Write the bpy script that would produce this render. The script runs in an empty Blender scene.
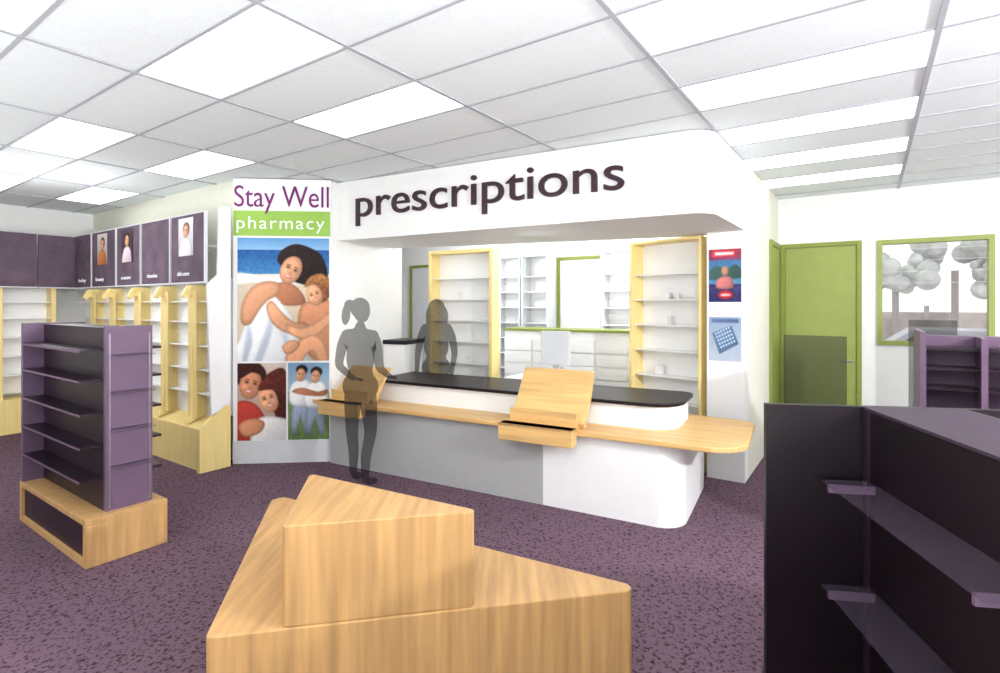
import bpy, bmesh, math, random
import numpy as np
from mathutils import Vector, Matrix, Euler
random.seed(4); np.random.seed(3)
GA = math.atan2(0.822, 0.570)        # direction of the building grid
CA = math.atan2(-0.481, 0.877)       # direction of the counter
CEIL = 3.05
S = bpy.context.scene
try:
    S.view_settings.view_transform = 'Standard'
    S.view_settings.look = 'None'
except Exception: pass

# ---------------------------------------------------------------- materials
def lin(c):
    return tuple(((v/255)/12.92 if v/255 <= 0.04045 else ((v/255+0.055)/1.055)**2.4) for v in c)+(1,)
def mat(name, rgb, rough=0.5, var=0.04, scale=8, metal=0, bump=0, emit=0, spec=0.3, stretch=None):
    m = bpy.data.materials.new(name); m.use_nodes = True
    nt = m.node_tree; b = nt.nodes['Principled BSDF']
    tc = nt.nodes.new('ShaderNodeTexCoord'); n = nt.nodes.new('ShaderNodeTexNoise')
    n.inputs['Scale'].default_value = scale; n.inputs['Detail'].default_value = 4
    mp = nt.nodes.new('ShaderNodeMapping')
    if stretch: mp.inputs['Scale'].default_value = stretch
    nt.links.new(tc.outputs['Object'], mp.inputs[0]); nt.links.new(mp.outputs[0], n.inputs['Vector'])
    r = nt.nodes.new('ShaderNodeValToRGB'); c = lin(rgb)
    r.color_ramp.elements[0].position = .3; r.color_ramp.elements[1].position = .7
    r.color_ramp.elements[0].color = tuple(max(0, x*(1-var)) for x in c[:3])+(1,)
    r.color_ramp.elements[1].color = tuple(min(1, x*(1+var)) for x in c[:3])+(1,)
    nt.links.new(n.outputs['Fac'], r.inputs[0]); nt.links.new(r.outputs[0], b.inputs['Base Color'])
    b.inputs['Roughness'].default_value = rough; b.inputs['Metallic'].default_value = metal
    b.inputs['Specular IOR Level'].default_value = spec
    if emit:
        nt.links.new(r.outputs[0], b.inputs['Emission Color']); b.inputs['Emission Strength'].default_value = emit
    return m
def clear(name, rgb, fac, rough=0.3, spec=.5):
    m = bpy.data.materials.new(name); m.use_nodes = True
    nt = m.node_tree; b = nt.nodes['Principled BSDF']; out = nt.nodes['Material Output']
    b.inputs['Base Color'].default_value = lin(rgb); b.inputs['Roughness'].default_value = rough; b.inputs['Specular IOR Level'].default_value = spec
    t = nt.nodes.new('ShaderNodeBsdfTransparent'); mx = nt.nodes.new('ShaderNodeMixShader')
    mx.inputs[0].default_value = fac
    nt.links.new(t.outputs[0], mx.inputs[1]); nt.links.new(b.outputs[0], mx.inputs[2])
    nt.links.new(mx.outputs[0], out.inputs[0]); return m
def carpet():
    m = bpy.data.materials.new('carpet'); m.use_nodes = True
    nt = m.node_tree; b = nt.nodes['Principled BSDF']; tc = nt.nodes.new('ShaderNodeTexCoord')
    v = nt.nodes.new('ShaderNodeTexVoronoi'); v.inputs['Scale'].default_value = 46
    n = nt.nodes.new('ShaderNodeTexNoise'); n.inputs['Scale'].default_value = 34; n.inputs['Detail'].default_value = 6
    nt.links.new(tc.outputs['Object'], n.inputs['Vector'])
    mv = nt.nodes.new('ShaderNodeMix'); mv.data_type='VECTOR'; mv.inputs['Factor'].default_value=0.06
    nt.links.new(tc.outputs['Object'], mv.inputs[4]); nt.links.new(n.outputs['Color'], mv.inputs[5])
    nt.links.new(mv.outputs[1], v.inputs['Vector'])
    ad = nt.nodes.new('ShaderNodeMath'); ad.operation='ADD'
    nt.links.new(v.outputs['Distance'], ad.inputs[0]); nt.links.new(n.outputs['Fac'], ad.inputs[1])
    r = nt.nodes.new('ShaderNodeValToRGB')
    e = r.color_ramp.elements; e[0].position=.45; e[0].color=lin((40,28,36)); e[1].position=1.0; e[1].color=lin((110,88,101))
    x = e.new(.75); x.color=lin((72,53,65))
    nt.links.new(ad.outputs[0], r.inputs[0]); nt.links.new(r.outputs[0], b.inputs['Base Color'])
    b.inputs['Roughness'].default_value=.95; b.inputs['Specular IOR Level'].default_value=.1
    return m
def wood(name, rgb, st=(16,16,1.0), var=.16):
    return mat(name, rgb, .4, var, 1.8, stretch=st, spec=.3)
def printmat():
    m = bpy.data.materials.new('printed_photo'); m.use_nodes = True
    nt = m.node_tree; b = nt.nodes['Principled BSDF']; a = nt.nodes.new('ShaderNodeAttribute'); a.attribute_name='print'
    nt.links.new(a.outputs['Color'], b.inputs['Base Color']); b.inputs['Roughness'].default_value=.5; b.inputs['Specular IOR Level'].default_value=.2
    return m

M_wall = mat('white_paint', (240,240,238), .8, .01)
M_cream = mat('cream_paint', (228,228,212), .8, .01)
M_ceil = mat('ceiling_tile_mat', (234,241,242), .9, .04, 90)
M_grid = mat('grid_metal', (176,178,184), .6, .02)
M_light = mat('light_diffuser', (255,255,255), .5, 0, emit=2.0)
M_carpet = carpet(); M_print = printmat()
M_wood = wood('beech_vertical', (196,154,102))
M_woodp = wood('beech_plinth', (192,150,98), (14,1.2,.8), .2)
M_woodh = wood('beech_horizontal', (220,178,116), (1.0,16,16))
M_yel = wood('maple_light', (240,216,146), var=.06)
M_purple = mat('dark_purple_laminate', (36,23,34), .35, .06)
M_black = mat('black_purple_laminate', (21,12,18), .4, .06)
M_mauve = mat('mauve_laminate', (108,86,109), .4, .04)
M_white = mat('white_laminate', (244,244,244), .45, .01)
M_grey = mat('grey_and_shade_tone', (178,178,178), .5, .02)  # plain grey for the monitor stand, painted shade on the counter
M_lgrey = mat('light_grey', (212,214,217), .5, .03)
M_green = mat('olive_green_paint', (150,162,88), .5, .04)
M_greend = mat('green_frame_paint', (134,146,68), .5, .04)
M_glass = clear('shelf_glass', (90,80,95), .22, .2, .3)
M_glasst = clear('window_glass', (235,240,245), .05, .05)
M_shadow = clear('shadow_sheet', (40,45,35), .42, .3)  # translucent dark sheet that imitates cast shadows
M_ghost = clear('translucent_grey_figure', (26,28,32), .46, .7, .2)
M_hdr = mat('aubergine_fabric', (98,82,96), .8, .25, 5)
M_text = mat('plum_lettering', (58,38,50), .4, .3, 30)
M_metal = mat('bracket_metal', (150,145,155), .3, .03, metal=.6)
M_box = mat('carton', (232,230,228), .6, .08, 3)
K_white=mat('print_white',(242,242,244),.5,.03); K_green=mat('print_lime',(150,190,84),.5); K_purp=mat('print_purple',(120,30,110),.5)

# ---------------------------------------------------------------- helpers
def link(o): S.collection.objects.link(o); return o
def empty(name, loc=(0,0,0), rz=0):
    e = bpy.data.objects.new(name, None); e.location = loc; e.rotation_euler = (0,0,rz); return link(e)
def finish(name, bm, m, parent=None, rz=0, loc=(0,0,0), smooth=False, bevel=0):
    bmesh.ops.recalc_face_normals(bm, faces=bm.faces)
    me = bpy.data.meshes.new(name); bm.to_mesh(me); bm.free()
    o = link(bpy.data.objects.new(name, me))
    for x in (m if isinstance(m, list) else [m]): me.materials.append(x)
    if parent: o.parent = parent
    else: o.rotation_euler = (0,0,rz); o.location = loc
    if smooth:
        for p in me.polygons: p.use_smooth = True
    if bevel:
        b = o.modifiers.new('bevel','BEVEL'); b.width = bevel; b.segments = 2; b.limit_method='ANGLE'
    return o
def addbox(bm, x0,x1,y0,y1,z0,z1):
    vs = [bm.verts.new(p) for p in ((x0,y0,z0),(x1,y0,z0),(x1,y1,z0),(x0,y1,z0),(x0,y0,z1),(x1,y0,z1),(x1,y1,z1),(x0,y1,z1))]
    for f in ((0,3,2,1),(4,5,6,7),(0,1,5,4),(1,2,6,5),(2,3,7,6),(3,0,4,7)): bm.faces.new([vs[i] for i in f])
def boxes(name, lst, m, parent=None, rz=0, loc=(0,0,0), bevel=0):
    bm = bmesh.new()
    for b in lst: addbox(bm, *b)
    return finish(name, bm, m, parent, rz, loc, bevel=bevel)
def rpoly(pts, seg=8):
    out = []
    n = len(pts)
    for i,p in enumerate(pts):
        r = p[2] if len(p) > 2 else 0
        P = Vector(p[:2])
        if r <= 0: out.append(tuple(P)); continue
        A = (Vector(pts[i-1][:2])-P).normalized(); B = (Vector(pts[(i+1)%n][:2])-P).normalized()
        ang = A.angle(B); t = r/math.tan(ang/2)
        C = P+(A+B).normalized()*(r/math.sin(ang/2))
        s = P+A*t-C; e = P+B*t-C
        a0 = math.atan2(s.y,s.x); a1 = math.atan2(e.y,e.x); da = a1-a0
        while da > math.pi: da -= 2*math.pi
        while da < -math.pi: da += 2*math.pi
        for k in range(seg+1):
            a = a0+da*k/seg; out.append((C.x+r*math.cos(a), C.y+r*math.sin(a)))
    return out
def addprism(bm, pts, z0, z1, axis='z'):
    def f(p, z):
        return (p[0],p[1],z) if axis=='z' else ((z,p[0],p[1]) if axis=='x' else (p[0],z,p[1]))
    a = [bm.verts.new(f(p,z0)) for p in pts]; b = [bm.verts.new(f(p,z1)) for p in pts]
    bm.faces.new(a[::-1]); bm.faces.new(b)
    for i in range(len(pts)):
        j = (i+1)%len(pts); bm.faces.new((a[i],a[j],b[j],b[i]))
def prism(name, pts, z0, z1, m, parent=None, rz=0, loc=(0,0,0), axis='z', bevel=0):
    bm = bmesh.new(); addprism(bm, pts, z0, z1, axis)
    return finish(name, bm, m, parent, rz, loc, bevel=bevel)
def text(name, body, width, m, parent, x, y, z, xh=None, ext=.004, rx=math.pi/2, off=0, sp=1.0):
    c = bpy.data.curves.new(name,'FONT'); c.body = body; c.size = 1; c.extrude = ext; c.offset = off; c.space_character = sp
    t = link(bpy.data.objects.new(name+'_c', c))
    bpy.context.view_layer.update()
    me = bpy.data.meshes.new_from_object(t.evaluated_get(bpy.context.evaluated_depsgraph_get()))
    bpy.data.objects.remove(t)
    xs = [v.co.x for v in me.vertices]; w = max(xs)-min(xs); x0 = min(xs)
    sx = width/w; sy = sx if xh is None else xh/0.52
    for v in me.vertices:
        v.co = Vector(((v.co.x-x0)*sx, v.co.y*sy, v.co.z))
    o = link(bpy.data.objects.new(name, me)); me.materials.clear(); me.materials.append(m)
    o.parent = parent; o.location = (x,y,z); o.rotation_euler = (rx,0,0); return o

# ---- printed pictures: a fine grid mesh whose vertices carry the ink colours
class Print:
    def __init__(s, x0,y0,x1,y1,res=2.0):     # picture units, y down
        s.nx=int((x1-x0)*res)+1; s.ny=int((y1-y0)*res)+1; s.res=res
        s.X,s.Y=np.meshgrid(np.linspace(x0,x1,s.nx),np.linspace(y0,y1,s.ny))
        s.img=np.ones((s.ny,s.nx,3))*200
    def blur(s,m,r):
        k=int(round(r*s.res))
        if k<1: return m
        for _ in range(2):
            for ax in (0,1):
                p=np.pad(m,[(k+1,k) if a==ax else (0,0) for a in (0,1)],mode='edge'); c=np.cumsum(p,axis=ax)
                n=m.shape[ax]
                m=(np.take(c,range(2*k+1,2*k+1+n),axis=ax)-np.take(c,range(0,n),axis=ax))/(2*k+1)
        return m
    def smooth(s,pts):
        out=[]; n=len(pts)
        for i in range(n):
            p0,p1,p2,p3=[np.array(pts[(i+j)%n][:2],float) for j in (-1,0,1,2)]
            for t in np.linspace(0,1,6)[:-1]:
                out.append(.5*((2*p1)+(-p0+p2)*t+(2*p0-5*p1+4*p2-p3)*t*t+(-p0+3*p1-3*p2+p3)*t**3))
        return out
    def mask(s,pts):
        ins=np.zeros(s.X.shape,bool); n=len(pts)
        for i in range(n):
            xi,yi=pts[i]; xj,yj=pts[i-1]
            if yi==yj: continue
            c=((yi>s.Y)!=(yj>s.Y)); ins^= c&(s.X<(xj-xi)*(s.Y-yi)/(yj-yi)+xi)
        return ins.astype(float)
    def poly(s,pts,col,soft=.5,vol=3,dark=.35,sm=True,hl=(-1,-1,.22),tex=.015):
        m=s.mask(s.smooth(pts) if sm else pts); edge=s.blur(m,vol) if vol else m
        sh=1-dark*(1-np.clip(edge*1.15,0,1))
        cx=np.mean([p[0] for p in pts]); cy=np.mean([p[1] for p in pts]); w=max(max(p[0] for p in pts)-min(p[0] for p in pts),max(p[1] for p in pts)-min(p[1] for p in pts))+1e-6
        sh=sh*(1+hl[2]*np.clip(((s.X-cx)*hl[0]+(s.Y-cy)*hl[1])/w,-1,1))
        n=s.blur(np.random.rand(s.ny,s.nx)-.5,.5); n=n/(n.std()+1e-9); sh=sh*(1+tex*n)
        a=s.blur(m,soft)[...,None]; s.img=s.img*(1-a)+a*np.clip(np.array(col)*sh[...,None],0,255)
    def ell(s,cx,cy,rx,ry,rot,col,**k):
        r=math.radians(rot); pts=[(cx+rx*math.cos(a)*math.cos(r)-ry*math.sin(a)*math.sin(r), cy+rx*math.cos(a)*math.sin(r)+ry*math.sin(a)*math.cos(r)) for a in [2*math.pi*q/20 for q in range(20)]]
        s.poly(pts,col,sm=False,**k)
    def grad(s,y0,y1,c0,c1):
        t=np.clip((s.Y-y0)/(y1-y0),0,1)[...,None]; m=((s.Y>=y0)&(s.Y<=y1))[...,None]
        s.img=np.where(m,np.array(c0)*(1-t)+np.array(c1)*t,s.img)
    def noise(s,a,y0=-1e9,y1=1e9):
        n=np.random.rand(s.ny,s.nx)-.5; n=s.blur(n,1)*3; m=((s.Y>=y0)&(s.Y<=y1)); s.img=np.clip(s.img+(n*a*m)[...,None],0,255)
    def face(s,cx,cy,r,rot,skin,hair,lip=(186,92,84)):
        s.ell(cx,cy,r*.74,r*1.02,rot,skin,dark=.4,vol=r*.3,hl=(-1,-.6,.3))
        ro=math.radians(rot); f=lambda u,v:(cx+(u*math.cos(ro)-v*math.sin(ro))*r, cy+(u*math.sin(ro)+v*math.cos(ro))*r)
        dk=[c*.84 for c in skin]; lt=[min(255,c*1.12) for c in skin]
        x,y=f(-.3,.22); s.ell(x,y,r*.2,r*.18,rot,lt,vol=0,dark=0,soft=1.2)
        for q in (-.28,.28):
            x,y=f(q,-.1); s.ell(x,y,r*.2,r*.12,rot,dk,vol=0,dark=0,soft=.8)
            s.ell(x,y,r*.12,r*.05,rot,(50,30,28),vol=0,dark=0,soft=.3)
            x,y=f(q,-.27); s.ell(x,y,r*.19,r*.035,rot+q*20,[c*.5+skin[i]*.3 for i,c in enumerate(hair)],vol=0,dark=0,soft=.4)
        x,y=f(.03,.2); s.ell(x,y,r*.09,r*.14,rot,dk,vol=0,dark=0,soft=.9)
        x,y=f(0,.5); s.ell(x,y,r*.27,r*.1,rot,lip,vol=0,dark=0,soft=.5); x,y=f(0,.48); s.ell(x,y,r*.2,r*.05,rot,(250,240,234),vol=0,dark=0,soft=.3)
    def build(s,name,parent,fx,fz,y):
        me=bpy.data.meshes.new(name); nx,ny=s.nx,s.ny
        X=fx(s.X).ravel(); Z=fz(s.Y).ravel(); co=np.stack([X,np.full_like(X,y),Z],1)
        idx=np.arange(nx*ny).reshape(ny,nx)
        F=np.stack([idx[:-1,:-1],idx[1:,:-1],idx[1:,1:],idx[:-1,1:]],-1).reshape(-1,4)
        me.from_pydata(co.tolist(),[],F.tolist())
        c=s.img/255.; l=np.where(c<=.04045,c/12.92,((c+.055)/1.055)**2.4)
        at=me.color_attributes.new('print','FLOAT_COLOR','POINT')
        at.data.foreach_set('color',np.concatenate([l.reshape(-1,3),np.ones((nx*ny,1))],1).astype(np.float32).ravel())
        me.materials.append(M_print); o=link(bpy.data.objects.new(name,me)); o.parent=parent; return o

# ---------------------------------------------------------------- room shell (grid frame u,v)
UR, VL, WT = 7.72, 9.62, .15
boxes('floor', [(-2.7,UR+.15,-5.1,VL+.15,-.1,0)], M_carpet, rz=GA)
ceiling = boxes('ceiling', [(-2.7,UR+.15,-5.1,VL+.15,CEIL,CEIL+.1)], M_ceil, rz=GA)
us = [1.33+.505*k for k in range(-7,13)]; vs_ = [.98+1.262*k for k in range(-4,7)]
g = [(u-.009,u+.009,-4.9,VL,CEIL-.008,CEIL+.001) for u in us if u < UR]
g += [(-2.5,UR,v-.013,v+.013,CEIL-.009,CEIL+.001) for v in vs_]
boxes('ceiling_grid', g, M_grid, ceiling)
W0,W1,Z0,Z1 = -1.11,-.08,1.22,2.45
boxes('wall_rear', [(UR,UR+WT,W1,VL+WT,0,CEIL),(UR,UR+WT,-5,W0,0,CEIL),(UR,UR+WT,W0,W1,0,Z0),(UR,UR+WT,W0,W1,Z1,CEIL)], M_wall, rz=GA)
boxes('wall_left', [(-2.6,UR,VL,VL+WT,0,CEIL)], M_wall, rz=GA)
boxes('wall_front', [(-2.65,-2.5,-4.9,VL,0,CEIL)], M_wall, rz=GA)
boxes('wall_right', [(-2.65,UR,-5.05,-4.9,0,CEIL)], M_wall, rz=GA)
boxes('wall_shelving', [(3.1,3.2,5.6,VL,0,CEIL)], M_cream, rz=GA)
boxes('wall_dispensary_side', [(5.67,UR,.965,1.085,0,CEIL)], M_cream, rz=GA)
boxes('baseboard_rear', [(UR-.015,UR,-4.9,.03,0,.09)], M_wall, rz=GA)
for iv in (-.282, 2.242, 4.766, 7.29, -2.806):
    for iu in (-.69,.32,1.33,2.34,3.35,4.36,5.37,6.38):
        if iu > 2.9 and iv > 2: continue
        boxes('ceiling_light_panel', [(iu+.02,iu+.485,iv+.02,iv+1.24,CEIL-.006,CEIL-.001)], M_light, rz=GA)
for iv in (2.242,4.766):
    for iu in (5.37,6.38):
        boxes('ceiling_light_panel', [(iu+.02,iu+.485,iv+.02,iv+1.24,CEIL-.006,CEIL-.001)], M_light, rz=GA)

# window
w = empty('window_1', rz=GA)
fw = .05
boxes('frame', [(UR-.03,UR+.1,W0,W0+fw,Z0,Z1),(UR-.03,UR+.1,W1-fw,W1,Z0,Z1),(UR-.03,UR+.1,W0+fw,W1-fw,Z0,Z0+fw),(UR-.03,UR+.1,W0+fw,W1-fw,Z1-fw,Z1)], M_green, w)
boxes('glass', [(UR+.05,UR+.056,W0+fw,W1-fw,Z0+fw,Z1-fw)], M_glasst, w)
boxes('blind_slats', [(UR+.0,UR+.02,W0+fw,W1-fw,z,z+.005) for z in [Z1-.12-.13*k for k in range(4)]], M_lgrey, w)
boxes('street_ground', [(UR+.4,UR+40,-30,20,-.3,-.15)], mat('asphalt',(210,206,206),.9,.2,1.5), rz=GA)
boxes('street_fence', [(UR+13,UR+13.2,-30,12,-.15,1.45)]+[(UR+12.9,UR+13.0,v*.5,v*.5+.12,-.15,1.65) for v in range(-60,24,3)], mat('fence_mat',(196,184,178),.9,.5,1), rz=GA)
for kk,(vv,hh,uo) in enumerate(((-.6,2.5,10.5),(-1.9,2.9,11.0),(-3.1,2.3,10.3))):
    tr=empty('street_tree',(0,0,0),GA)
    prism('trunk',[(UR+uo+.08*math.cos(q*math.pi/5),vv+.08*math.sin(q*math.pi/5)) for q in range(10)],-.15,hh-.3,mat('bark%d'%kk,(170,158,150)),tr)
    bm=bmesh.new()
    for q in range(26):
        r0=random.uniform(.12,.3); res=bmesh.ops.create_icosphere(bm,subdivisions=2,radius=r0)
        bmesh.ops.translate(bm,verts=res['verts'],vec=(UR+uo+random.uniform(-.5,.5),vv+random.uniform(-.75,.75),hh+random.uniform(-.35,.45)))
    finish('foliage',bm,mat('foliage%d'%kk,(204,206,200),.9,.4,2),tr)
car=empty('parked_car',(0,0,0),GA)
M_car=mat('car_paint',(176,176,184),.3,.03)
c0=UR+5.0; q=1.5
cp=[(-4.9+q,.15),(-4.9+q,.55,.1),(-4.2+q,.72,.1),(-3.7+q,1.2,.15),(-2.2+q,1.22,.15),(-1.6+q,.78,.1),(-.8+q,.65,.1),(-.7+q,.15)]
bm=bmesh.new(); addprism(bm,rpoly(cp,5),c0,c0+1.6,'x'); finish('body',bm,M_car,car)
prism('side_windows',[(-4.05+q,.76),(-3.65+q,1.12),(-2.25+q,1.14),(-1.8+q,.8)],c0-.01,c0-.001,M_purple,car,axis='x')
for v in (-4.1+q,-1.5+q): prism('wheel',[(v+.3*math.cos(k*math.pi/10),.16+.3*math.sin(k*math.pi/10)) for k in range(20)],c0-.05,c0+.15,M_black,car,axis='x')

def udoor(n, v0, v1, h=2.46, leaf=M_green):
    d = empty('door_%d'%n, rz=GA)
    boxes('frame', [(UR-.05,UR-.001,v0,v0+.05,0,h),(UR-.05,UR-.001,v1-.05,v1,0,h),(UR-.05,UR-.001,v0+.05,v1-.05,h-.05,h)], M_greend, d)
    boxes('leaf', [(UR-.03,UR-.002,v0+.053,v1-.053,.01,h-.053)], leaf, d)
    boxes('handle', [(UR-.08,UR-.03,v0+.09,v0+.11,1.0,1.02),(UR-.09,UR-.075,v0+.09,v0+.2,1.0,1.02)], M_metal, d)
udoor(1,.07,.93); udoor(2,3.37,4.19, leaf=M_white); udoor(3,6.65,7.5, leaf=M_lgrey)
d = empty('door_4', rz=GA)
boxes('frame', [(6.95,7.02,.935,.964,0,2.46),(7.62,7.7,.935,.964,0,2.46),(7.02,7.62,.935,.964,2.4,2.46)], M_greend, d)
boxes('leaf', [(7.022,7.618,.945,.964,.01,2.397)], M_green, d)

# ---------------------------------------------------------------- bulkhead (counter frame, origin CO)
CO = (1.355,3.96,0)
def to_c(X,Y):
    a=X-CO[0]; b=Y-CO[1]; return (a*.877-b*.481, a*.481+b*.877)
def G(u,v): return (.57*u-.822*v,.822*u+.57*v)
bk = empty('bulkhead_sign', CO, CA)
c1 = to_c(1.60,4.03); c0 = to_c(-1.93,5.965)
e1 = to_c(*G(5.66,.965)); e2=to_c(*G(5.66,1.6))
prism('fascia', rpoly([(c0[0],c0[1]),(c1[0],c1[1],.20),e1,e2,(c0[0]+.15,1.12)],12), 2.40, CEIL-.01, M_wall, bk)
text('lettering','prescriptions',2.93,M_text,bk,-3.41,min(c0[1],c1[1])-.012,2.64,xh=.225,ext=.01,off=.002)

# ---------------------------------------------------------------- service counter
ct = empty('pharmacy_counter', CO, CA)
prism('base', rpoly([(-1.13,.0),(0,0,.2),(0,1.12),(-1.13,1.0)],10), 0, .63, M_white, ct)
prism('base_shade_section', [(-3.62,0),(-1.13,0),(-1.13,.95),(-3.62,.95)], 0, .63, M_grey, ct)  # shadow on this part of the counter front, put into its colour
prism('timber_shelf', rpoly([(-4.25,-.03,.03),(-4.05,-.07),(.44,-.07,.28),(.44,1.0,.12),(-.3,1.1),(-3.6,.95),(-3.6,.35),(-4.15,.3)],8), .635, .675, M_woodh, ct, bevel=.006)
prism('upper_body', rpoly([(-3.2,.27),(-.1,.27,.24),(-.1,.97,.1),(-3.2,.93)],10), .675, .865, M_white, ct)
prism('black_top', rpoly([(-3.25,.23),(-.06,.23,.28),(-.06,1.0,.12),(-3.25,.95)],10), .865, .895, M_black, ct, bevel=.005)
def lectern(x0,x1,zt,dz=0):
    l = empty('timber_document_stand', CO, CA)
    boxes('front_lip', [(x0,x1,-.19,-.075,.56+dz,.70+dz),(x0,x1,-.19,-.02,.677+dz,.70+dz)], M_woodh, l, bevel=.006)
    prism('sloped_rest', [(.02,.68+dz),(.06,.68+dz),(.2,.90),(.3,zt),(.27,zt),(.0,.72+dz)], x0+.03, x1+.03, M_woodh, l, axis='x', bevel=.004)
    boxes('lower_panel', [(x0+.03,x1-.02,-.03,.0,.70+dz,.80+dz)], M_woodh, l)
lectern(-1.46,-.80,1.12); lectern(-3.60,-3.05,1.02)

# ---------------------------------------------------------------- left return wall and poster wall
p0 = Vector((-1.84,5.80)); p1 = Vector((-1.30,7.05))
an = math.atan2(p1.y-p0.y,p1.x-p0.x); L=(p1-p0).length
boxes('wall_return', [(0,L,0,.1,0,CEIL-.01)], M_wall, rz=an, loc=(p0.x,p0.y,0))
cb=empty('side_cabinet',(p0.x,p0.y,0),an)
boxes('body',[(.95,1.35,-.32,-.01,0,1.2)],M_white,cb); boxes('top',[(.93,1.37,-.34,-.005,1.2,1.25)],M_black,cb)
PA = math.atan2(.09,1.01)
pw = empty('pharmacy_poster_wall', (-2.84,5.66,0), PA)
PW = 1.014
boxes('panel', [(0,PW,0,.12,.24,CEIL-.012)], M_white, pw); boxes('plinth', [(-.0,PW,-.01,.12,0,.24)], M_lgrey, pw)
def pz(y): return 1.7-(y-304)*5.70/532
def px(x): return (x-230.5)*PW/99
boxes('green_band',[(px(231),px(329),-.006,-.001,pz(236),pz(211))],K_green,pw)
text('lettering_stay_well','Stay Well',.98,K_purp,pw,.015,-.006,pz(207),xh=.17,off=-.004)
text('lettering_pharmacy','pharmacy',.91,K_white,pw,.04,-.010,pz(229),xh=.10,off=-.004,sp=1.15)
SK=(226,164,126); SKd=(190,126,92); HR=(38,24,24); WH=(246,246,250)
P=Print(235,238,328,361,2.4)
P.grad(238,250,(96,150,204),(140,184,218)); P.grad(250,274,(36,88,152),(64,130,186)); P.grad(274,361,(212,198,176),(226,204,174))
P.poly([(235,273),(260,276),(300,273),(328,276),(328,282),(290,284),(250,282),(235,284)],(236,240,244),soft=1.2,dark=0)
P.noise(40,250,276); P.noise(16,284,361)
P.poly([(281,268),(275,260),(280,250),(293,244),(307,247),(319,254),(325,266),(327,280),(328,292),(318,297),(309,286),(300,284),(290,280)],HR,dark=.4,tex=.12)
P.poly([(280,282),(296,288),(303,304),(274,304),(264,292)],SKd)
P.poly([(255,300),(266,292),(280,304),(290,318),(294,336),(302,350),(308,363),(234,363),(237,340),(246,318)],WH,dark=.3,vol=5,tex=.01)
for q in ([(262,302),(266,320),(258,344),(252,363),(258,363),(268,338),(270,316)],[(280,310),(284,330),(290,350),(286,352),(278,330)],[(246,322),(250,340),(244,360),(240,360),(243,338)]): P.poly(q,(196,202,216),soft=1.4,dark=0)
P.poly([(238,314),(241,300),(250,287),(264,281),(278,284),(276,294),(264,302),(256,312),(248,324),(240,324)],SK,dark=.45,vol=4)
P.poly([(299,306),(316,300),(328,302),(330,350),(320,363),(306,354),(296,334)],(206,142,106),dark=.5,vol=4)
P.face(289,270,14.5,26,SK,HR)
P.poly([(277,262),(279,253),(289,246),(306,249),(317,262),(315,276),(309,272),(302,258),(288,256)],HR,dark=.2,tex=.12)
P.ell(318,289,12,14,0,(140,90,54),dark=.4,tex=.1); P.face(313,295,11,-20,(234,172,132),(140,90,54)); P.poly([(303,287),(307,278),(319,273),(329,281),(329,294),(322,284),(312,283)],(166,110,64),dark=.3,tex=.1)
P.poly([(264,306),(270,301),(280,312),(292,322),(303,322),(307,329),(294,335),(278,330),(268,320)],SK,dark=.5,vol=3)
P.poly([(284,324),(300,328),(318,320),(327,312),(330,321),(318,334),(304,340),(288,334)],(232,170,130),dark=.5,vol=3)
P.poly([(286,352),(300,339),(312,335),(322,342),(328,363),(318,363),(310,350),(298,363),(284,363)],(230,166,126),dark=.5,vol=3)
P.poly([(280,346),(290,340),(298,344),(292,352),(284,354)],SK,dark=.5,vol=2)
P.build('beach_photo',pw,px,pz,-.004)
P=Print(235,363,284,440,2.4); P.grad(363,440,(206,190,178),(160,130,122))
P.poly([(233,360),(252,361),(263,370),(262,384),(236,384)],(66,34,28),tex=.1); P.face(248,384,15,12,(214,146,110),(60,30,26))
P.poly([(234,372),(240,364),(256,366),(262,376),(250,372),(238,378)],(60,30,26),dark=.2,tex=.1)
P.poly([(234,404),(250,402),(262,416),(268,442),(234,442)],(178,62,54),dark=.5)
P.poly([(260,384),(268,372),(284,372),(288,424),(278,430),(272,412),(262,398)],(84,36,30),tex=.1); P.face(266,399,13.5,-18,(232,168,130),(90,40,30))
P.poly([(256,390),(261,379),(272,379),(280,390),(278,404),(271,390)],(92,40,32),dark=.2,tex=.1)
P.poly([(256,418),(270,416),(288,422),(288,442),(250,442),(252,426)],(230,226,224),dark=.5)
P.poly([(236,424),(250,418),(262,422),(258,432),(242,436)],(214,146,110),dark=.5)
P.build('couple_photo',pw,px,pz,-.004)
P=Print(286,363,328,440,2.4); P.grad(363,392,(120,156,190),(176,194,204)); P.grad(392,440,(128,150,96),(96,124,70)); P.noise(40,388,440)
for cx,s in ((299,0),(314,2)):
    P.poly([(cx-7,404+s),(cx+7,404+s),(cx+10,424),(cx+6,437),(cx+1,424),(cx,414+s),(cx-3,426),(cx-7,437),(cx-10,424)],(150,164,186),dark=.5)
    P.poly([(cx-8,383+s),(cx+8,381+s),(cx+13,398+s),(cx+9,406+s),(cx-8,406+s),(cx-12,398+s)],WH,dark=.45)
    P.ell(cx+1,370+s,6,5,0,HR); P.face(cx,375+s,6.5,8,SK,HR)
P.poly([(290,392),(300,388),(316,392),(326,390),(324,396),(306,396)],SKd)
P.build('family_photo',pw,px,pz,-.004)

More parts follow.
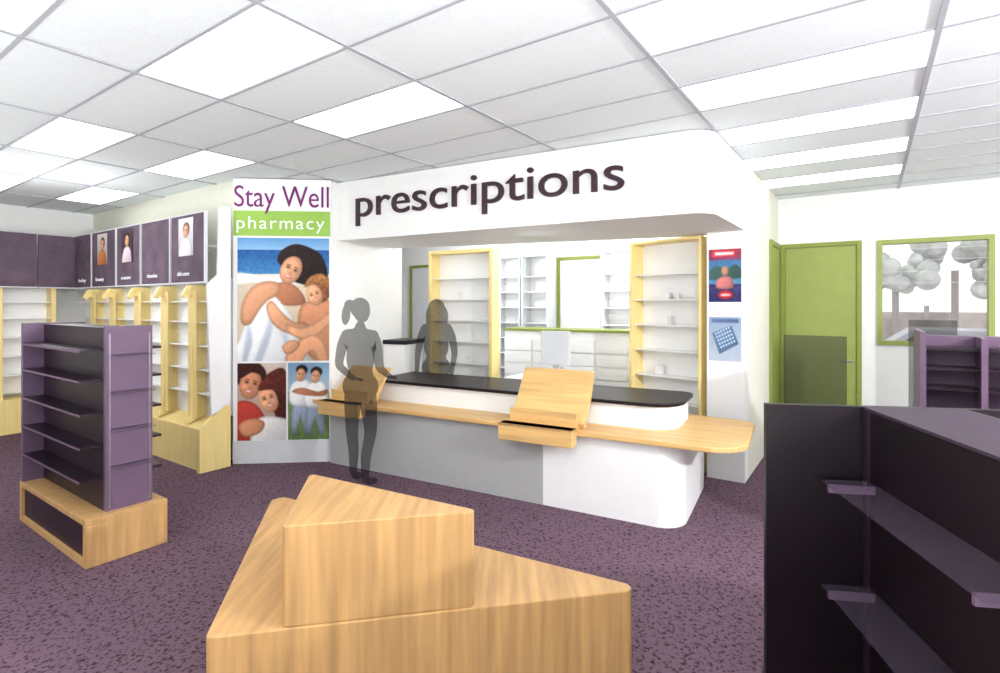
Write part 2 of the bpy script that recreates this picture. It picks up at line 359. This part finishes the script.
# ---------------------------------------------------------------- dispensary interior
def shelf_unit(name, a, b, depth, z0, z1, n, frame, fwid=.04, back=M_white, stock=True, top=True):
    a=Vector(a); b=Vector(b); L=(b-a).length; an=math.atan2(b.y-a.y,b.x-a.x)
    e=empty(name,(a.x,a.y,0),an)
    boxes('back',[(0,L,depth-.02,depth,z0,z1)],back,e)
    fr=[(0,fwid,0,depth-.02,z0,z1),(L-fwid,L,0,depth-.02,z0,z1)]
    if top: fr.append((fwid,L-fwid,0,depth-.02,z1-fwid,z1))
    boxes('uprights',fr,frame,e,bevel=.004)
    zs=[z0+.1+(z1-z0-.2)*k/n for k in range(n)]
    boxes('shelves',[(fwid,L-fwid,.06,depth-.02,z,z+.012) for z in zs],M_white,e)
    if stock:
        bl=[]
        for z in zs:
            x=fwid+.03
            while x<L-fwid-.12:
                wd=random.uniform(.04,.1)
                if random.random()<.08: bl.append((x,x+wd,.16,depth-.04,z+.013,z+.012+random.uniform(.05,.10)))
                x+=wd+random.uniform(.01,.08)
        if bl: boxes('medicine_cartons',bl,M_box,e)
    return e
shelf_unit('dispensary_shelving_unit',(-.955,7.1),(-.10,6.62),.22,0,2.40,8,M_yel,.045)
shelf_unit('dispensary_shelving_unit',(1.44,5.92),(2.00,5.30),.25,0,2.385,8,M_yel,.03)
shelf_unit('wall_shelf_rack',G(7.38,5.22),G(7.38,4.72),.3,0,2.5,9,M_lgrey,.03)
shelf_unit('wall_shelf_rack',G(7.38,4.70),G(7.38,4.2),.3,0,2.5,9,M_lgrey,.03)
shelf_unit('wall_shelf_rack',G(7.38,3.3),G(7.38,2.7),.3,0,2.5,9,M_lgrey,.03)
a=Vector((.05,7.10)); b=Vector((1.55,6.30)); L=(b-a).length
be=empty('dispensing_bench',(a.x,a.y,0),math.atan2(b.y-a.y,b.x-a.x))
boxes('carcass',[(0,L,.03,.4,0,1.35)],M_white,be)
boxes('drawer_fronts',[(x+.01,x+.40,.0,.029,z+.006,z+.15) for x in [.0,.42,.84,1.26] for z in [.45,.61,.77,.93,1.09]],M_white,be,bevel=.004)
boxes('green_top',[(-.0,L,-.02,.42,1.35,1.38)],M_greend,be)
dk=empty('work_desk',(.55,5.93,0),-.5); boxes('top',[(-.45,.45,-.25,.2,.85,.88)],M_white,dk); boxes('legs',[(-.44,-.4,-.23,.18,0,.85),(.4,.44,-.23,.18,0,.85)],M_lgrey,dk)
m=empty('computer_monitor',(.62,5.93,0),-.5)
boxes('screen',[(-.17,.17,-.02,.02,1.02,1.40)],M_lgrey,m,bevel=.01); boxes('stand',[(-.03,.03,-.02,.02,.905,1.02),(-.1,.1,-.08,.08,.881,.905)],M_grey,m)
# nib wall with two posters
a=Vector(G(5.46,1.31)); b=Vector(G(5.46,.965)); L=(b-a).length
an=math.atan2(b.y-a.y,b.x-a.x)
boxes('wall_nib',[(0,L,0,.2,0,2.399)],M_wall,rz=an,loc=(a.x,a.y,0))
PX=lambda x:.02+(x-709)/36*(L-.05)
n1=empty('holiday_poster',(a.x,a.y,0),an)
P=Print(709,249,745,302,3.5); P.grad(249,260,(150,50,70),(130,70,110)); P.grad(260,284,(70,116,160),(80,136,170)); P.grad(284,302,(60,56,100),(44,44,100)); P.noise(60)
P.poly([(713,250),(740,250),(740,257),(713,257)],(210,60,70),sm=False,vol=0,dark=0); P.poly([(716,252),(737,252),(737,255),(716,255)],(250,236,236),sm=False,vol=0,dark=0)
P.poly([(709,272),(718,266),(728,270),(738,265),(745,270),(745,278),(709,279)],(60,90,84),soft=.8)
P.ell(727,271,4.0,5.0,0,(206,150,118)); P.poly([(720,278),(733,277),(736,288),(718,288)],(200,120,120)); P.ell(728,295,9,4.5,0,(190,44,56)); P.ell(728,295,6,1.2,0,(240,210,210),vol=0,dark=0)
P.build('sheet',n1,PX,lambda y:2.23-(y-249)/53*.51,-.004)
n1=empty('keyboard_poster',(a.x,a.y,0),an)
P=Print(709,317,745,362,3.5); P.grad(317,362,(150,170,196),(180,192,208)); P.noise(30)
P.poly([(712,319),(742,319),(742,323),(712,323)],(90,110,150),sm=False,vol=0,dark=0)
P.poly([(713,334),(734,326),(742,344),(721,355)],(96,128,166),sm=False,dark=.5)
for i in range(6):
    for j in range(5): P.ell(717+3.1*i+1.5*j-.2*i,334.5-1.3*i+3.4*j,1.0,.9,0,(216,226,236),vol=0,dark=0,soft=.3)
P.build('sheet',n1,PX,lambda y:1.575-(y-317)/45*.425,-.004)

# ---------------------------------------------------------------- wall shelving on the left (grid frame)
ws=empty('wall_display_shelving',(0,0,0),GA)
boxes('back_panels',[(2.9,3.09,5.62,9.3,.5,1.98)],M_white,ws)
prism('base_timber',[(2.70,.0),(2.97,.0),(2.97,.5),(2.88,.5),(2.70,.42)],5.56,9.19,M_yel,ws,axis='y')
prism('end_panel_timber',rpoly([(2.66,0),(2.975,0),(2.975,.62),(2.93,.66,.03),(2.66,.44,.03)],6),5.50,5.558,M_yel,ws,axis='y')
prism('end_panel_white',rpoly([(2.78,.56),(2.975,.66),(2.975,2.72),(2.86,2.72,.06),(2.84,2.0),(2.74,1.9,.06)],6),5.50,5.53,M_white,ws,axis='y')
bm=bmesh.new()
for v in (5.86,6.50,7.20,7.95,8.6):
    addprism(bm,rpoly([(2.9,.5),(2.9,1.9),(2.72,1.9,.05),(2.66,1.78,.02),(2.70,1.76),(2.76,1.83,.03),(2.78,1.7),(2.74,.52),(2.70,.45)],5),v,v+.05,'y')
finish('timber_fins',bm,M_yel,ws)
boxes('fin_faces',[(2.768,2.782,v-.06,v+.11,.5,1.84) for v in (5.86,6.50,7.20,7.95,8.6)],M_yel,ws)
boxes('slat_shelves',[(2.80,2.9,v0+.04,v1-.02,z,z+.012) for v0,v1 in ((5.56,5.86),(5.9,6.5),(6.55,7.2),(7.25,7.95),(8.0,8.6),(8.65,9.3)) for z in (.75,1.0,1.25,1.5,1.72)],M_white,ws)
hs=[(5.57,6.28),(6.33,7.02),(7.07,7.73),(7.78,8.54),(8.58,9.15)]
for i,(v0,v1) in enumerate(hs):
    h=empty('header_banner',(0,0,0),GA)
    boxes('board',[(2.74,2.765,v0,v1,1.93,2.64)],M_hdr,h)
    boxes('rails',[(2.765,3.095,v0+.1,v0+.12,2.3,2.32),(2.765,3.095,v1-.12,v1-.1,2.3,2.32)],M_lgrey,h)
    boxes('trim',[(2.735,2.768,v0,v1,1.915,1.93),(2.735,2.768,v0,v1,2.64,2.652),(2.735,2.768,v0-.012,v0,1.915,2.652)],M_lgrey,h)
    cc=(v0+v1)/2
    if i not in (1,4):
        P=Print(0,0,30,40,3.5); c=[(226,222,226),0,(70,60,70),(206,196,190)][i]; P.grad(0,40,c,[x*.8 for x in c])
        P.poly([(2,42),(5,26),(12,21),(19,21),(25,27),(26,42)],[(236,232,236),0,(220,200,205),(196,120,70)][i],dark=.5); P.ell(16,12,6.5,7.5,10,HR if i else (110,70,44),tex=.1); P.face(15,14,7,10,SK,HR)
        hold=empty('photo_mount',(2.733,cc+.02,0),-math.pi/2); hold.parent=h
        P.build('photo',hold,lambda x:(x-15)/30*.32,lambda y:2.61-y/40*.40,0)
    t=text('caption',['skin care','vitamins','men','beauty','baby'][i],.26,K_white,h,0,0,0,xh=.035)
    t.rotation_euler=(math.pi/2,0,-math.pi/2); t.location=(2.732,v1-.15,2.0)
wl=empty('wall_display_shelving',(0,0,0),GA)
boxes('back_panels',[(-.6,2.6,9.45,9.61,.5,1.98)],M_white,wl); boxes('base_timber',[(-.6,2.6,9.2,9.61,0,.45)],M_yel,wl)
boxes('timber_fins',[(u,u+.05,9.25,9.45,.45,1.92) for u in (2.5,1.95,1.35,.75,.15,-.45)],M_yel,wl)
boxes('shelves',[(-.6,2.5,9.27,9.45,z,z+.015) for z in (.75,1.0,1.25,1.5,1.72)],M_white,wl)
for u0 in (2.35,1.80,1.25,.70,.15,-.40):
    h=empty('header_banner',(0,0,0),GA)
    boxes('board',[(u0,u0+.53,9.2,9.225,1.93,2.64)],M_hdr,h); boxes('trim',[(u0,u0+.53,9.195,9.228,1.915,1.93)],M_lgrey,h)
    boxes('rails',[(u0+.1,u0+.12,9.225,9.615,2.3,2.32)],M_lgrey,h)

# ---------------------------------------------------------------- gondolas
g=empty('gondola_shelving',(0,0,0),GA)
u0,u1,v0,v1=1.285,1.77,4.116,5.49
boxes('plinth',[(u0+.02,u1-.02,v0+.02,v1-.02,0.02,.27)],M_purple,g)
fr=[(u0,u1,v0,v1,.27,.31)]
fr+=[(u0,u1,v0,v0+.05,0,.27)]+[(u0,u1,v1-.05,v1,0,.27),(u0,u0+.03,v0+.05,v1-.05,0,.045),(u1-.03,u1,v0+.05,v1-.05,0,.045)]
boxes('plinth_timber',fr,M_wood,g,bevel=.004)
boxes('spine',[(1.42,1.62,v0+.11,v1-.06,.31,1.54)],M_purple,g)
boxes('end_panel',[(1.42,1.70,v0+.07,v0+.11,.31,1.55)],M_mauve,g)
boxes('far_fin',[(1.29,1.70,v1-.06,v1-.02,.31,1.55)],M_mauve,g)
zz=(.52,.74,.96,1.18,1.38)
boxes('shelves',[(1.29,1.42,v0+.12,v1-.07,z,z+.016) for z in zz]+[(1.62,1.78,v0+.12,v1-.07,z,z+.016) for z in zz],M_purple,g)
boxes('price_rails',[(1.286,1.29,v0+.12,v1-.07,z,z+.012) for z in zz],M_mauve,g)
boxes('end_brackets',[(1.44,1.68,v0-.03,v0+.07,z,z+.01) for z in (1.35,1.1,.85,.6)],M_glass,g)
boxes('slot_strips',[(1.435,1.445,v0+.065,v0+.07,.33,1.5),(1.675,1.685,v0+.065,v0+.07,.33,1.5)],M_metal,g)

rg=empty('gondola_shelving',(1.42,2.07,0),-.16)
boxes('end_panel',[(-.36,1.3,.0,.03,0,1.30)],M_black,rg)
boxes('spine',[(.0,.35,-2.6,.0,0,1.29)],M_black,rg)
boxes('spine_top',[(-.005,.355,-2.6,-.001,1.29,1.30)],mat('plum_cap',(56,42,56),.6),rg)
boxes('uprights',[(-.012,.0,y,y+.03,.02,1.29) for y in (-.04,-.95,-1.85)],M_purple,rg)
boxes('glass_shelves',[(-.18,-.012,-.9,-.06,z,z+.008) for z in (1.02,.62,.25)]+[(-.18,-.012,-1.8,-.97,z,z+.008) for z in (1.02,.62,.25)],M_glass,rg)
boxes('shelf_brackets',[(-.17,-.012,y,y+.012,z-.03,z-.001) for z in (1.02,.62,.25) for y in (-.1,-.86,-1.0)],M_mauve,rg)
r2=empty('gondola_shelving',(2.58,3.22,0),GA-math.pi/2)
M_mv2=mat('mauve_dark',(98,77,98),.4)
boxes('spine',[(.0,.9,.22,.34,0,1.50)],M_mv2,r2)
boxes('end_panel',[(-.03,.0,.0,.56,0,1.53)],M_mv2,r2)
boxes('mid_panel',[(.25,.28,.0,.22,0.3,1.50)],M_mv2,r2)
boxes('shelves',[(.0,.9,.03,.22,z,z+.018) for z in (1.42,1.3,1.18,1.0,.8,.5)],M_purple,r2)
boxes('plinth',[(-.02,.9,.02,.54,0,.25)],M_wood,r2)
sm=empty('shadow_stand_in',G(7.0,.42)+(0,),GA)
boxes('panel',[(0,.02,-.22,.40,.3,1.34)],M_shadow,sm); boxes('base',[(-.1,.12,-.22,.40,0,.3)],M_purple,sm)  # dark sheet and foot added to imitate a shadow on the green door
sm=empty('shadow_stand_in',G(7.2,-.55)+(0,),GA)
boxes('panel',[(0,.02,-.2,.2,.3,1.53)],M_shadow,sm); boxes('base',[(-.1,.12,-.2,.2,0,.3)],M_purple,sm)  # second sheet, imitates the shadow shape at the window

# ---------------------------------------------------------------- triangular display plinth
tp=empty('triangular_display_plinth')
prism('lower_tier',rpoly([(.68,2.43,.04),(-1.545,3.64,.06),(-1.15,2.07,.03)],5),0,.40,M_woodp,tp,bevel=.006)
prism('upper_tier',rpoly([(-.075,2.29,.02),(-1.0,2.80,.02),(-.875,2.13,.02)],5),.40,.81,M_woodp,tp,bevel=.006)

# ---------------------------------------------------------------- people
def skinmesh(verts, edges, root=0, sub=2):
    me=bpy.data.meshes.new('sk'); me.from_pydata([v[0] for v in verts],edges,[]); o=link(bpy.data.objects.new('sk',me))
    md=o.modifiers.new('s','SKIN')
    for i,v in enumerate(verts):
        r=v[1]; me.skin_vertices[0].data[i].radius=(r,r) if not isinstance(r,tuple) else r
        me.skin_vertices[0].data[i].use_root=(i==root)
    sb=o.modifiers.new('d','SUBSURF'); sb.levels=sub; sb.render_levels=sub
    bpy.context.view_layer.update()
    r=bpy.data.meshes.new_from_object(o.evaluated_get(bpy.context.evaluated_depsgraph_get()))
    bpy.data.objects.remove(o); return r
def addell(bm, c, r, rot=(0,0,0)):
    q=bmesh.ops.create_uvsphere(bm,u_segments=24,v_segments=16,radius=1)
    Mx=Matrix.Translation(c)@Euler(rot).to_matrix().to_4x4()@Matrix.Diagonal((*r,1))
    bmesh.ops.transform(bm,matrix=Mx,verts=q['verts'])
def person(name, loc, rz, kind):
    bm=bmesh.new()
    V=[((0,0,.97),(.145,.105)),((0,0,1.10),(.115,.085)),((0,.0,1.26),(.14,.10)),((0,-.01,1.38),(.12,.08)),((0,-.01,1.47),.05),((0,.01,1.55),.048)]
    E=[(0,1),(1,2),(2,3),(3,4),(4,5)]
    def chain(start, pts):
        i=start
        for p in pts: V.append(p); E.append((i,len(V)-1)); i=len(V)-1
        return i
    hands=[]
    for s in (-1,1):
        if kind=='stand':
            el=(s*.235,-.03,1.12); wr=(s*.20,.17,1.02) if s>0 else (s*.21,.15,.98)
            f=Vector((-.1*s,.95,-.25))
        else:
            el=(s*.245,.0,1.12); wr=(s*.23,.06,.90); f=Vector((0,.3,-.95))
        f.normalize()
        hd=Vector(wr)+f*.05
        chain(3,[((s*.15,-.01,1.41),.066),((s*.205,-.015,1.30),.054),(el,.042),(wr,.028),(tuple(hd),.026)])
        hands.append((s,Vector(wr),f))
        yk=.03 if s>0 else .0; ya=-.03 if s>0 else .05
        chain(0,[((s*.085,0,.86),.095),((s*.10,yk,.50),.060),((s*.10,ya-.02,.30),.052),((s*.10,ya-.03,.09),.036),((s*.105,ya+.03,.045),.036),((s*.115,ya+.13,.03),.028)])
    bm.from_mesh(skinmesh(V,E))
    for s,wr,f in hands:
        side=Vector((1,0,0)) if kind=='stand' else Vector((0,.95,.3)); up=Vector((0,0,1)) if kind=='stand' else Vector((s,0,0))
        for k,(o,l) in enumerate(((-.028,.072),(-.010,.082),(.010,.076),(.028,.058))):
            a=wr+f*.06+side*o; b_=a+f*l*.55+side*o*.2; c_=b_+f*l*.4-up*.018
            bm.from_mesh(skinmesh([(tuple(wr+f*.03+side*o*.6),.010),(tuple(a),.0095),(tuple(b_),.009),(tuple(c_),.008)],[(0,1),(1,2),(2,3)],sub=1))
        sg=-s if kind=='stand' else 1
        a=wr+f*.025+side*sg*.02; bm.from_mesh(skinmesh([(tuple(a),.012),(tuple(a+f*.03+side*sg*.03),.011),(tuple(a+f*.06+side*sg*.038),.009)],[(0,1),(1,2)],sub=1))
    addell(bm,(0,.02,1.645),(.072,.088,.108)); addell(bm,(0,.035,1.59),(.052,.062,.055))
    addell(bm,(0,.108,1.635),(.012,.018,.022)); addell(bm,(0,.1,1.592),(.022,.012,.008))
    for s in (-1,1): addell(bm,(s*.074,.01,1.635),(.01,.02,.03))
    if kind=='stand':
        addell(bm,(0,-.005,1.672),(.086,.098,.098)); addell(bm,(-.03,-.115,1.70),(.05,.055,.05)); addell(bm,(-.055,-.14,1.61),(.04,.038,.10),(.15,0.2,.1))
        addell(bm,(0,0,.93),(.185,.13,.15)); addell(bm,(0,.0,1.2),(.145,.10,.2)); addell(bm,(0,.06,1.29),(.13,.075,.07))
    else:
        addell(bm,(0,-.01,1.665),(.10,.105,.105)); addell(bm,(0,-.055,1.55),(.135,.07,.17)); addell(bm,(-.095,.0,1.54),(.035,.05,.14)); addell(bm,(.095,.0,1.54),(.035,.05,.14))
        addell(bm,(0,0,.93),(.185,.12,.15)); addell(bm,(0,.06,1.29),(.135,.075,.07)); addell(bm,(0,0,1.37),(.215,.085,.085)); addell(bm,(0,0,1.2),(.16,.10,.2))
    me=bpy.data.meshes.new(name+'_raw'); bm.to_mesh(me); bm.free()
    o=link(bpy.data.objects.new('tmp',me)); r=o.modifiers.new('r','REMESH'); r.mode='VOXEL'; r.voxel_size=.0075
    sm_=o.modifiers.new('sm','SMOOTH'); sm_.iterations=3
    bpy.context.view_layer.update()
    m2=bpy.data.meshes.new_from_object(o.evaluated_get(bpy.context.evaluated_depsgraph_get()))
    bpy.data.objects.remove(o)
    zmin=min(v.co.z for v in m2.vertices)
    for v in m2.vertices: v.co.z-=zmin
    for p in m2.polygons: p.use_smooth=True
    m2.materials.clear(); m2.materials.append(M_ghost)
    o=link(bpy.data.objects.new(name,m2)); o.location=loc; o.rotation_euler=(0,0,rz); return o
person('standing_woman_customer',(-1.32,5.03,0),CA+.1,'stand')
cl=person('standing_woman_pharmacist',(-.78,6.5,0),CA+math.pi+.2,'clerk')

# ---------------------------------------------------------------- lights
wd=bpy.data.worlds.new('world'); S.world=wd; wd.use_nodes=True
wd.node_tree.nodes['Background'].inputs[0].default_value=(.97,.98,1,1); wd.node_tree.nodes['Background'].inputs[1].default_value=1.2
def lamp(name,kind,loc,power,size=.2,rot=None,color=(.97,.985,1)):
    l=bpy.data.lights.new(name,kind); l.energy=power; l.color=color
    if kind=='AREA': l.size=size
    else: l.shadow_soft_size=size
    o=link(bpy.data.objects.new(name,l)); o.location=loc
    if rot: o.rotation_euler=rot
    return o
lamp('key_lamp','POINT',(3.9,.6,2.5),600,.06)
lamp('ceiling_fill','AREA',(0,-.9,1.0),240,2.2,(math.radians(172),0,0))  # unseen fill aimed upward, added to brighten the ceiling
lamp('ceiling_fill','AREA',(-4.4,1.0,1.0),110,1.8,(math.radians(172),0,0))  # second unseen ceiling fill, on the left
lamp('dispensary_fill','POINT',(.4,5.7,2.6),95,.4)  # this and the next two: fill without fixtures, added to whiten the interior
lamp('dispensary_fill','POINT',(2.0,7.2,2.7),95,.3)
lamp('dispensary_fill','POINT',(-.6,8.2,2.7),80,.3)
lamp('left_fill','POINT',(-4.6,5.4,2.4),35,.4)  # added soft fill for the left side, no fixture

# ---------------------------------------------------------------- camera
cd=bpy.data.cameras.new('camera'); cam=link(bpy.data.objects.new('camera',cd))
cam.location=(0,0,1.7); cam.rotation_euler=(math.pi/2,0,0); cd.sensor_width=36; cd.lens=36*.532; cd.shift_y=-.0325
cd.clip_start=.05; S.camera=cam
